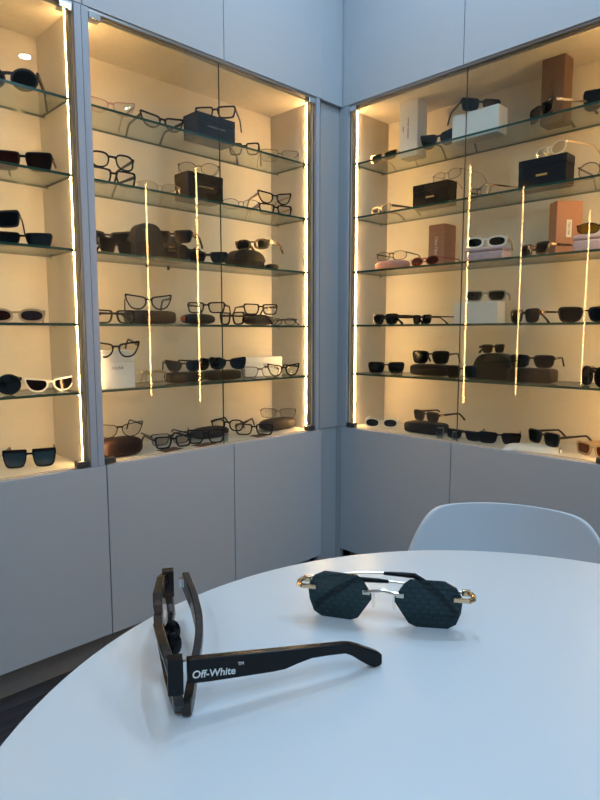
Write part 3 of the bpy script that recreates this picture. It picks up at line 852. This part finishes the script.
carton(-0.2848, 0.1600, 0.8065, 0.000, 0.1834, 0.060, 0.070, 'whitebox', 'white box behind brown and black glasses, right end of the lowest shelf', text='CELINE', tsize=0.01, tmat='ink', tpos=(0.01, 0.008))
eyewear(-0.3438, 0.0850, 0.8065, -0.642, 'square', 'fine', 'brownac', 'clear', 'brown tortoise glasses in front of the white box, lowest shelf near the corner', W=0.14, h=0.034)
eyewear(-0.2388, 0.0700, 0.8065, -0.298, 'cat', 'acet', 'black', 'clear', 'black cat-eye glasses right of the brown tortoise pair, lowest shelf near the corner', W=0.132, h=0.034)
hard_case(-0.9010, 0.0850, 0.6005, 0.000, 0.1360, 0.080, 0.056, 'redleather', 'big red-brown oval case at the bottom left of the middle cabinet', ex=3, ez=3.2)
eyewear(-0.9051, 0.0750, 0.6570, -0.239, 'cat', 'fine', 'black', 'clear', 'black cat-eye glasses on the red-brown oval case, cabinet floor', W=0.14, h=0.036)
eyewear(-0.6949, 0.1300, 0.6005, -0.145, 'rect', 'fine', 'leather', 'clear', 'dark brown glasses behind a black pair, cabinet floor left of the seam', W=0.138, h=0.034)
eyewear(-0.7284, 0.0600, 0.6035, -0.149, 'rect', 'acet', 'black', 'clear', 'black rectangular glasses on a brown cloth, cabinet floor left of the seam', W=0.128, h=0.03)
eyewear(-0.6116, 0.0500, 0.6035, -0.551, 'rect', 'acet', 'black', 'clear', 'black glasses left of the clear door lock, cabinet floor', W=0.125, h=0.038)
hard_case(-0.5283, 0.1450, 0.6005, 0.000, 0.1541, 0.060, 0.040, 'redleather', 'dark red-brown case behind black glasses, cabinet floor left of the seam')
eyewear(-0.4623, 0.1300, 0.6185, -1.040, 'pant', 'acet', 'black', 'clear', 'black glasses standing tall behind the clear door lock, cabinet floor', W=0.13, h=0.034)
eyewear(-0.3956, 0.0600, 0.6035, -0.841, 'rect', 'acet', 'black', 'clear', 'black rectangular glasses between lock and dark oval case, on the cabinet floor', W=0.14, h=0.032)
hard_case(-0.2377, 0.1075, 0.6005, 0.000, 0.1750, 0.065, 0.046, 'leather', 'dark brown oval case in the corner end of the middle cabinet floor', ex=2.6, ez=2.8)
eyewear(-0.2425, 0.1000, 0.6465, -0.811, 'square', 'thin', 'gold', 'clear', 'thin gold wire glasses on the dark brown oval case, cabinet floor', W=0.134, h=0.032)
cloth(-0.7456, 0.0570, 0.6001, 0.150, .075, .045, 'browncloth', 'small brown cloth under the black glasses on the cabinet floor, left')
cloth(-0.6189, 0.0520, 0.6001, 0.150, .075, .045, 'browncloth', 'small brown cloth under the black glasses beside the door lock')
cloth(-0.3710, 0.0570, 0.6001, 0.150, .075, .045, 'browncloth', 'small brown cloth under the glasses left of the dark oval case')
# right glass cabinet
eyewear(0.0800, -0.1305, 1.6005, -1.609, 'rect', 'fine', 'gold', 'greyl', 'small gold framed sunglasses, leftmost on the topmost shelf of the right cabinet', W=0.128, h=0.026)
carton(0.1300, -0.2270, 1.6005, -1.571, 0.0785, 0.060, 0.200, 'whitebox', 'tall white upright box on the topmost shelf of the right cabinet', text='GIORGIO ARMANI', tsize=0.009, tmat='ink', vertical=True, lid=False, mark=True)
eyewear(0.0800, -0.3666, 1.6005, -1.589, 'cat', 'acet', 'black', 'dark', 'black cat-eye sunglasses between the tall white box and the low white box', W=0.15, h=0.04, deco='plate')
carton(0.1000, -0.5085, 1.6005, -1.571, 0.1645, 0.060, 0.084, 'whitebox', 'low white box with dark sunglasses on top, topmost shelf of the right cabinet', lid=False)
eyewear(0.1000, -0.5137, 1.6860, -0.640, 'rect', 'acet', 'black', 'dark', 'black sunglasses resting on the low white box, topmost shelf', W=0.138, h=0.032)
carton(0.1500, -0.7382, 1.6005, -1.571, 0.0699, 0.060, 0.205, 'taupebox', 'tall brown upright box on the topmost shelf of the right cabinet', text='GUCCI', tsize=0.016, tmat='brownbox', vertical=True, lid=False)
eyewear(0.0600, -0.7309, 1.6005, -2.226, 'rect', 'acet', 'black', 'dark', 'black sunglasses with gold temples in front of the tall brown box', W=0.14, h=0.036, tm='gun', deco='plate')
eyewear(0.0900, -0.9086, 1.6005, -1.756, 'butterfly', 'thick', 'black', 'dark', 'big black sunglasses cut by the right edge on the topmost shelf', W=0.15, h=0.046)
eyewear(0.0700, -0.1280, 1.4045, -1.920, 'square', 'acet', 'cream', 'clear', 'cream framed glasses seen sideways, leftmost on the second shelf of the right cabinet', W=0.13, h=0.026, tm='gun', sun=False)
carton(0.0975, -0.3452, 1.4045, -1.571, 0.1439, 0.055, 0.080, 'blackbox', 'black box with a gold plate on the second shelf of the right cabinet', plate=True)
eyewear(0.0850, -0.3985, 1.4855, -1.777, 'oval', 'thin', 'silver', 'clear', 'thin wire glasses resting on the black box, second shelf', W=0.13, h=0.03)
eyewear(0.0800, -0.5244, 1.4045, -2.071, 'oval', 'fine', 'gun', 'clear', 'dark framed glasses with gold temples, second shelf at the door seam', W=0.134, h=0.036, tm='gold')
carton(0.1000, -0.7381, 1.4045, -1.571, 0.1466, 0.060, 0.088, 'navybox', 'dark navy box with a gold plate on the second shelf, right half', plate=True)
eyewear(0.0850, -0.7523, 1.4935, -2.031, 'oval', 'fine', 'whiteac', 'clear', 'cream glasses resting on the dark navy box, second shelf', W=0.134, h=0.032, tm='cream')
eyewear(0.0800, -0.9093, 1.4045, -1.510, 'round', 'fine', 'gun', 'clear', 'round dark wire glasses cut by the right edge, second shelf', W=0.138, h=0.044)
hard_case(0.0875, -0.1745, 1.2015, -1.571, 0.1472, 0.055, 0.034, 'pinkcase', 'pink rounded case with glasses on top, third shelf of the right cabinet', ex=3, ez=3)
eyewear(0.0850, -0.1711, 1.2355, -1.450, 'oval', 'fine', 'gun', 'clear', 'dark oval glasses on the pink rounded case, third shelf', W=0.132, h=0.03)
eyewear(0.0550, -0.3376, 1.2015, -1.712, 'round', 'fine', 'pinkac', 'pinkl', 'small pink sunglasses in front of the left copper box, third shelf', W=0.134, h=0.028)
carton(0.1625, -0.3403, 1.2015, -1.571, 0.0665, 0.075, 0.150, 'copperbox', 'copper pink box behind the small pink sunglasses, third shelf', text='MIU MIU', tsize=0.017, tmat='paleink', vertical=True, lid=False)
carton(0.0900, -0.5587, 1.2015, -1.571, 0.1400, 0.060, 0.042, 'lilac', 'low lilac case under white sunglasses, third shelf', lid=True, bev=0.006, name='glasses_case', cat='glasses case')
eyewear(0.0750, -0.5581, 1.2440, -1.316, 'oval', 'thick', 'whiteac', 'dark', 'thick white sunglasses on the low lilac case, third shelf', W=0.14, h=0.026, tm='cream')
carton(0.1550, -0.7816, 1.2015, -0.733, 0.0800, 0.050, 0.165, 'copperbox', 'copper pink box with a white label behind tortoise sunglasses, third shelf', text='MIU MIU', tsize=0.01, tmat='ink', vertical=True, lid=False, sticker=True)
eyewear(0.0550, -0.7297, 1.2015, -2.050, 'square', 'acet', 'tort', 'dark', 'tortoise sunglasses seen sideways in front of the labelled copper box, third shelf', W=0.132, h=0.028, deco='plate')
carton(0.0925, -0.8972, 1.2015, -1.571, 0.1091, 0.065, 0.048, 'lilac', 'low lilac case under yellow lensed glasses at the right edge, third shelf', lid=True, bev=0.006, name='glasses_case', cat='glasses case')
eyewear(0.0850, -0.9158, 1.2500, -1.200, 'oval', 'fine', 'black', 'yellowl', 'black framed glasses with yellow lenses at the right edge, third shelf', W=0.138, h=0.028)
eyewear(0.0600, -0.1623, 0.9985, -1.754, 'square', 'thick', 'black', 'dark', 'thick black sunglasses seen sideways, leftmost on the fourth shelf of the right cabinet', W=0.138, h=0.028)
eyewear(0.0700, -0.3204, 0.9985, -2.023, 'square', 'fine', 'black', 'dark', 'black sunglasses seen sideways left of the white box, fourth shelf', W=0.13, h=0.028)
carton(0.1175, -0.5212, 0.9985, -1.571, 0.1594, 0.055, 0.072, 'whitebox', 'white box under grey crystal sunglasses, fourth shelf', lid=False)
eyewear(0.1000, -0.5511, 1.0710, -1.284, 'square', 'acet', 'greyac', 'greyl', 'grey crystal sunglasses on the white box, fourth shelf', W=0.136, h=0.028)
eyewear(0.0600, -0.7045, 0.9985, -2.039, 'square', 'acet', 'black', 'brownl', 'black sunglasses with brown lenses and gold hinges, fourth shelf', W=0.138, h=0.034, deco='plate')
eyewear(0.0800, -0.8838, 0.9985, -1.219, 'square', 'thick', 'black', 'dark', 'wide black square sunglasses at the right edge of the fourth shelf', W=0.152, h=0.034)
eyewear(0.0800, -0.1602, 0.8115, -0.956, 'square', 'acet', 'matte', 'dark', 'black square sunglasses alone at the left end of the lowest shelf, right cabinet', W=0.14, h=0.036)
hard_case(0.1000, -0.3480, 0.8115, -1.571, 0.1600, 0.060, 0.044, 'blackleather', 'black case under black sunglasses, lowest shelf of the right cabinet', ex=6, ez=4)
eyewear(0.0850, -0.3524, 0.8560, -1.376, 'square', 'acet', 'black', 'dark', 'black sunglasses on the black case, lowest shelf of the right cabinet', W=0.142, h=0.038)
eyewear(0.0700, -0.4916, 0.8115, -1.043, 'square', 'acet', 'olive', 'greenl', 'dark green sunglasses at the door seam, lowest shelf of the right cabinet', W=0.11, h=0.036)
soft_bag(0.1275, -0.5834, 0.8115, -1.571, 0.1441, 0.055, 0.088, 'blackleather', 'black arched case right of the door seam, lowest shelf')
eyewear(0.1200, -0.5797, 0.9000, -0.218, 'rect', 'acet', 'black', 'dark', 'black sunglasses lying on top of the black arched case, lowest shelf', W=0.11, h=0.02, fold=True)
hard_case(0.0875, -0.7287, 0.8115, -1.571, 0.1479, 0.055, 0.046, 'leather', 'dark brown square case under gold hinged sunglasses, lowest shelf', ex=8, ez=7)
eyewear(0.0750, -0.7296, 0.8580, -1.460, 'square', 'acet', 'black', 'dark', 'black sunglasses with gold hinges on the dark brown case, lowest shelf', W=0.14, h=0.032, deco='plate')
eyewear(0.0800, -0.9133, 0.8115, -2.280, 'round', 'thick', 'black', 'dark', 'big black sunglasses with a gold ring on the temple at the right edge, lowest shelf', W=0.148, h=0.048, deco='ring')
eyewear(0.0800, -0.1402, 0.6005, -1.019, 'oval', 'acet', 'whiteac', 'greyl', 'white rimmed oval sunglasses with grey lenses on the floor of the right cabinet', W=0.132, h=0.028)
hard_case(0.1075, -0.3274, 0.6005, -1.571, 0.1555, 0.085, 0.040, 'blackleather', 'black flat case with a pale edge on the floor of the right cabinet', ex=7, ez=5)
eyewear(0.1100, -0.3205, 0.6410, -1.824, 'square', 'acet', 'olive', 'greyl', 'olive sunglasses with gold hinges lying on the black flat case', W=0.136, h=0.03, deco='plate')
eyewear(0.0700, -0.5026, 0.6005, -1.571, 'flat', 'acet', 'matte', 'dark', 'flat black folded sunglasses behind the clear lock of the right cabinet', W=0.14, h=0.024, fold=True)
eyewear(0.0850, -0.6275, 0.6005, -1.173, 'rect', 'fine', 'black', 'brownl', 'black sunglasses with brown lenses right of the clear lock, cabinet floor', W=0.138, h=0.034)
pouch(0.0650, -0.7490, 0.6005, -1.250, 'white cloth pouch under green lensed sunglasses on the cabinet floor')
eyewear(0.0750, -0.7756, 0.6195, -2.040, 'square', 'acet', 'matte', 'greenl', 'black sunglasses with green lenses on the white cloth pouch, cabinet floor', W=0.142, h=0.034)
eyewear(0.0900, -0.9208, 0.6005, -2.041, 'square', 'thick', 'cream', 'amberl', 'cream framed sunglasses with amber lenses at the right edge of the cabinet floor', W=0.138, h=0.028)
acrylic_block(0.0450, -0.4270, 0.6002, -1.2)

# ---------------------------------------------------------------- the two pairs on the table
def hero_thick():
    t = thing('eyeglasses', 'thick black tortoise glasses standing open on the white table, white lettering on the temple', 'glasses',
              (-1.5651, -1.2235, 0.7502), -2.1031)
    W, h, tk = .134, .0275, .0048; bridge = .019; d = .0058
    lw = (W - bridge - 4 * tk) / 2; cx = bridge / 2 + tk + lw / 2
    raw = [(-1, .35), (-.86, .80), (-.55, 1), (.45, 1), (.80, .90), (1, .55), (1.02, .05), (1.0, -.50), (.84, -.90), (.35, -1), (-.45, -1), (-.75, -.82), (-.92, -.40)]
    inner = [(a * lw / 2, b * h / 2) for a, b in raw]
    outer = [(a * (lw / 2 + tk), b * (h / 2 + tk) + (.0012 if b > .3 else 0)) for a, b in raw]
    tilt = .16      # pantoscopic tilt of the front

    def yf(q): return 1.55 * q * q
    cz = h / 2 + tk
    bm = bmesh.new()
    for s in (-1, 1):
        n = len(outer); V = []
        for pts, off in ((outer, 0), (outer, d), (inner, d), (inner, 0)):
            V.append([bm.verts.new((s * (cx + x), yf(cx + x) + off + (cz - (cz + z)) * tilt, cz + z)) for x, z in pts])
        for k in range(4):
            A, Q = V[k], V[(k + 1) % 4]
            for i in range(n):
                f = bm.faces.new((A[i], A[(i + 1) % n], Q[(i + 1) % n], Q[i]))
                f.material_index = 0 if k in (3,) else 1
    # bridge
    z0, z1 = cz - .002, cz + .0115; bx = bridge / 2 + .001; prof = [(-bx, z0 - .006, z1), (-bx * .5, z0 + .001, z1 + .0015), (0, z0 + .003, z1 + .002), (bx * .5, z0 + .001, z1 + .0015), (bx, z0 - .006, z1)]
    A = [[bm.verts.new((px, yf(px) + dd + (cz - pz) * tilt, pz)) for px, lo, hi in prof for pz in (lo, hi)] for dd in (0, d)]
    for q in range(0, 8, 2):
        for qi, Q in enumerate(A):
            f = bm.faces.new((Q[q], Q[q + 1], Q[q + 3], Q[q + 2])); f.material_index = qi
        for e in (0, 1):
            f = bm.faces.new((A[0][q + e], A[0][q + 2 + e], A[1][q + 2 + e], A[1][q + e])); f.material_index = 1
    # end pieces
    hx = cx + lw / 2 + tk
    for s in (-1, 1):
        k0 = len(bm.faces)
        bm.faces.ensure_lookup_table()
        xa, xb = s * (hx - .006), s * (hx + .0015)
        box(bm, min(xa, xb), max(xa, xb), yf(hx) - .002, yf(hx) + d + .001, cz - .002, cz + h / 2 + tk + .0008)
        if s < 0:
            bm.faces.ensure_lookup_table()
            for f in bm.faces[k0:]: f.material_index = 1
    front = obj('frame_front', bm, ['black', 'hero_in'], t)
    bv = front.modifiers.new('soft_edges', 'BEVEL'); bv.width = .0007; bv.segments = 2; bv.limit_method = 'ANGLE'
    for s in (-1, 1):
        bm = bmesh.new(); n = len(inner); V = []
        for off in (.0018, .0034):
            V.append([bm.verts.new((s * (cx + x * 1.02), yf(cx + x) + off - z * tilt, cz + z * 1.02)) for x, z in inner])
        bm.faces.new(V[0]); bm.faces.new(V[1])
        for i in range(n): bm.faces.new((V[0][i], V[0][(i + 1) % n], V[1][(i + 1) % n], V[1][i]))
        obj('lens', bm, 'clear', t)
        bm = bmesh.new(); bmesh.ops.create_uvsphere(bm, u_segments=16, v_segments=10, radius=1)
        bmesh.ops.scale(bm, vec=(.0028, .0055, .0085), verts=bm.verts)
        bmesh.ops.translate(bm, vec=(s * .0085, d + .0045, cz - .003), verts=bm.verts)
        obj('nose_pad', bm, 'black', t, True)
    # temples: outline (s, top, bottom) below the hinge
    hz = .0300
    sec = []
    for sv, dp in ((0, .0148), (.012, .0148), (.030, .0142), (.052, .0134), (.060, .0126), (.068, .0100), (.078, .0074), (.090, .0068), (.102, .0068)):
        tp_ = .0050 - .132 * sv; sec.append((sv, tp_, tp_ - dp))
    sec += [(.107, -.0098, -.0180), (.113, -.0125, -.0228), (.119, -.0158, -.0272), (.1235, -.0182, -.0300), (.1275, -.0205, -.0298), (.1295, -.0222, -.0285)]
    for s in (1, -1):
        hinge = Vector((s * (hx - .005), yf(hx) + d + .0035, hz))
        ang = 1.751 if s > 0 else -0.06
        if s < 0: hinge = Vector((s * (hx - .003), yf(hx) + d + .0100, hz))
        bm = bmesh.new(); V = []
        for o_ in (-.0026, .0026):
            rows = []
            for q, (sv, a, b) in enumerate(sec):
                bend = (0 if s > 0 else 0.009 * math.sin(PI * min(1, sv / .13)))
                dx, dy = math.cos(ang), math.sin(ang)
                for zz in (a, b):
                    rows.append(bm.verts.new((hinge.x + sv * dx - (o_ + bend) * dy * 1.0, hinge.y + sv * dy + (o_ + bend) * dx, hinge.z + zz)))
            V.append(rows)
        nn = len(sec)
        for q in range(nn - 1):
            for Q in V: bm.faces.new((Q[2 * q], Q[2 * q + 2], Q[2 * q + 3], Q[2 * q + 1]))
            for e in (0, 1): bm.faces.new((V[0][2 * q + e], V[0][2 * q + 2 + e], V[1][2 * q + 2 + e], V[1][2 * q + e]))
        for q in (0, 2 * nn - 2): bm.faces.new((V[0][q], V[0][q + 1], V[1][q + 1], V[1][q]))
        tp = obj('temple', bm, 'black' if s > 0 else 'hero_in', t)
        bv = tp.modifiers.new('soft_edges', 'BEVEL'); bv.width = .0008; bv.segments = 2; bv.limit_method = 'ANGLE'
        bm = bmesh.new(); cyl(bm, (hinge.x - s * .0035, hinge.y - .003, hz - .006), .0016, .008, 12)
        box(bm, hinge.x - s * .0035 - .0015, hinge.x - s * .0035 + .0015, hinge.y - .0055, hinge.y + .001, hz - .0055, hz + .0015)
        obj('hinge', bm, 'chrome', tp)
        if s > 0:
            dx, dy = math.cos(ang), math.sin(ang); nx, ny = dy, -dx
            base = hinge + Vector((nx * .0029, ny * .0029, 0))
            c = base + Vector((dx * .0150, dy * .0150, -.0043 - .002))
            text_mesh('lettering', 'Off-White', .0062, 'paleink', tp, c, (PI / 2, .13, ang), bold=.00006)
            c = base + Vector((dx * .0312, dy * .0312, -.0045))
            text_mesh('lettering', 'TM', .0027, 'paleink', tp, c, (PI / 2, .13, ang), bold=0)
    return t


hero_thick()


def hero_rimless():
    t = thing('sunglasses', 'rimless hexagonal dark teal patterned sunglasses with gold hinges folded on the white table', 'sunglasses', (-1.4169, -1.2978, 0.7502), -1.0018)
    t.scale = (.94, .94, .94)
    w, h = .0525, .0405; gap = .0185; cx = gap / 2 + w / 2; cz = h / 2; tilt = .12
    pts = rim('hex6', w, h)
    yf = lambda q: .9 * q * q
    for s in (-1, 1):
        bm = bmesh.new(); V = []
        for off in (0, .0019):
            V.append([bm.verts.new((s * x, yf(cx + x) + off - z * tilt, z)) for x, z in pts])
        bm.faces.new(V[0]); bm.faces.new(V[1]); n = len(pts)
        for i in range(n): bm.faces.new((V[0][i], V[0][(i + 1) % n], V[1][(i + 1) % n], V[1][i]))
        o = obj('lens', bm, 'mono', t, loc=(s * cx, 0, cz))
    zb = cz + .0075
    bm = bmesh.new()
    tube(bm, [(-gap / 2 - .006, -.0015, zb - .001), (-gap / 2 + .001, -.0025, zb + .0008), (0, -.0025, zb + .002), (gap / 2 - .001, -.0025, zb + .0008), (gap / 2 + .006, -.0015, zb - .001)], .0013, 8)
    for s in (-1, 1):
        box(bm, s * (gap / 2 + .004) - .003, s * (gap / 2 + .004) + .003, -.0022, -.0004, zb - .0028, zb + .0006)
    obj('bridge', bm, 'silver', t, True)
    for s in (-1, 1):
        bm = bmesh.new()
        tube(bm, [(s * .006, .002, zb - .001), (s * .0075, .008, zb - .004), (s * .0085, .009, zb - .008)], .0005, 6)
        bmesh.ops.create_uvsphere(bm, u_segments=10, v_segments=8, radius=1, matrix=Matrix.Translation((s * .0085, .009, zb - .012)) @ Matrix.Diagonal((.0016, .003, .0065, 1)))
        obj('nose_pad', bm, 'clear', t, True)
    hx = gap / 2 + w + .0055; hy = yf(hx) + .001; hz = cz + .0065
    for s in (-1, 1):
        ep = bmesh.new()
        box(ep, min(s * (hx - .0125), s * (hx - .0005)), max(s * (hx - .0125), s * (hx - .0005)), hy - .0050, hy - .0034, hz - .0024, hz + .0016, .0006)
        # flat loop that turns back to the hinge
        prof = [(-.0005, -.0042), (.0025, -.0020), (.0030, .0030), (.0015, .0085), (-.0025, .0105)]
        tube(ep, [(s * (hx + a), hy + b, hz - .0002) for a, b in prof], .0021, 8)
        box(ep, min(s * (hx - .006), s * (hx + .001)), max(s * (hx - .006), s * (hx + .001)), hy + .008, hy + .0115, hz - .0025, hz + .0025, .0008)
        obj('end_piece', ep, 'gold', t, True)
        # temple folded across the back: metal arm, black tip bending down
        y0 = hy + (.0125 if s < 0 else .0085)
        y1 = y0 + (.010 if s < 0 else .004)
        lift = .0030 if s < 0 else -.001
        a0 = Vector((s * (hx - .004), y0, hz)); n = 14
        P = []
        ex = -s * (.1215)
        for i in range(n + 1):
            f = i / n; xx = a0.x + ex * f
            drop = 0 if f < .72 else ((f - .72) / .28) ** 1.15 * (hz + lift - .0032)
            P.append(Vector((xx, y0 + (y1 - y0) * f + .010 * math.sin(PI * f), hz + lift * min(1, f * 3) - drop)))
        m = 7
        arm = obj('temple', tube(bmesh.new(), P[:m + 1], .0010, 8), 'silver', t, True)
        obj('temple_tip', tube(bmesh.new(), P[m:], [.0014, .0019, .0021, .0024, .0028, .0031, .0033, .0030][:len(P[m:])], 10), 'black', arm, True)
    return t


hero_rimless()
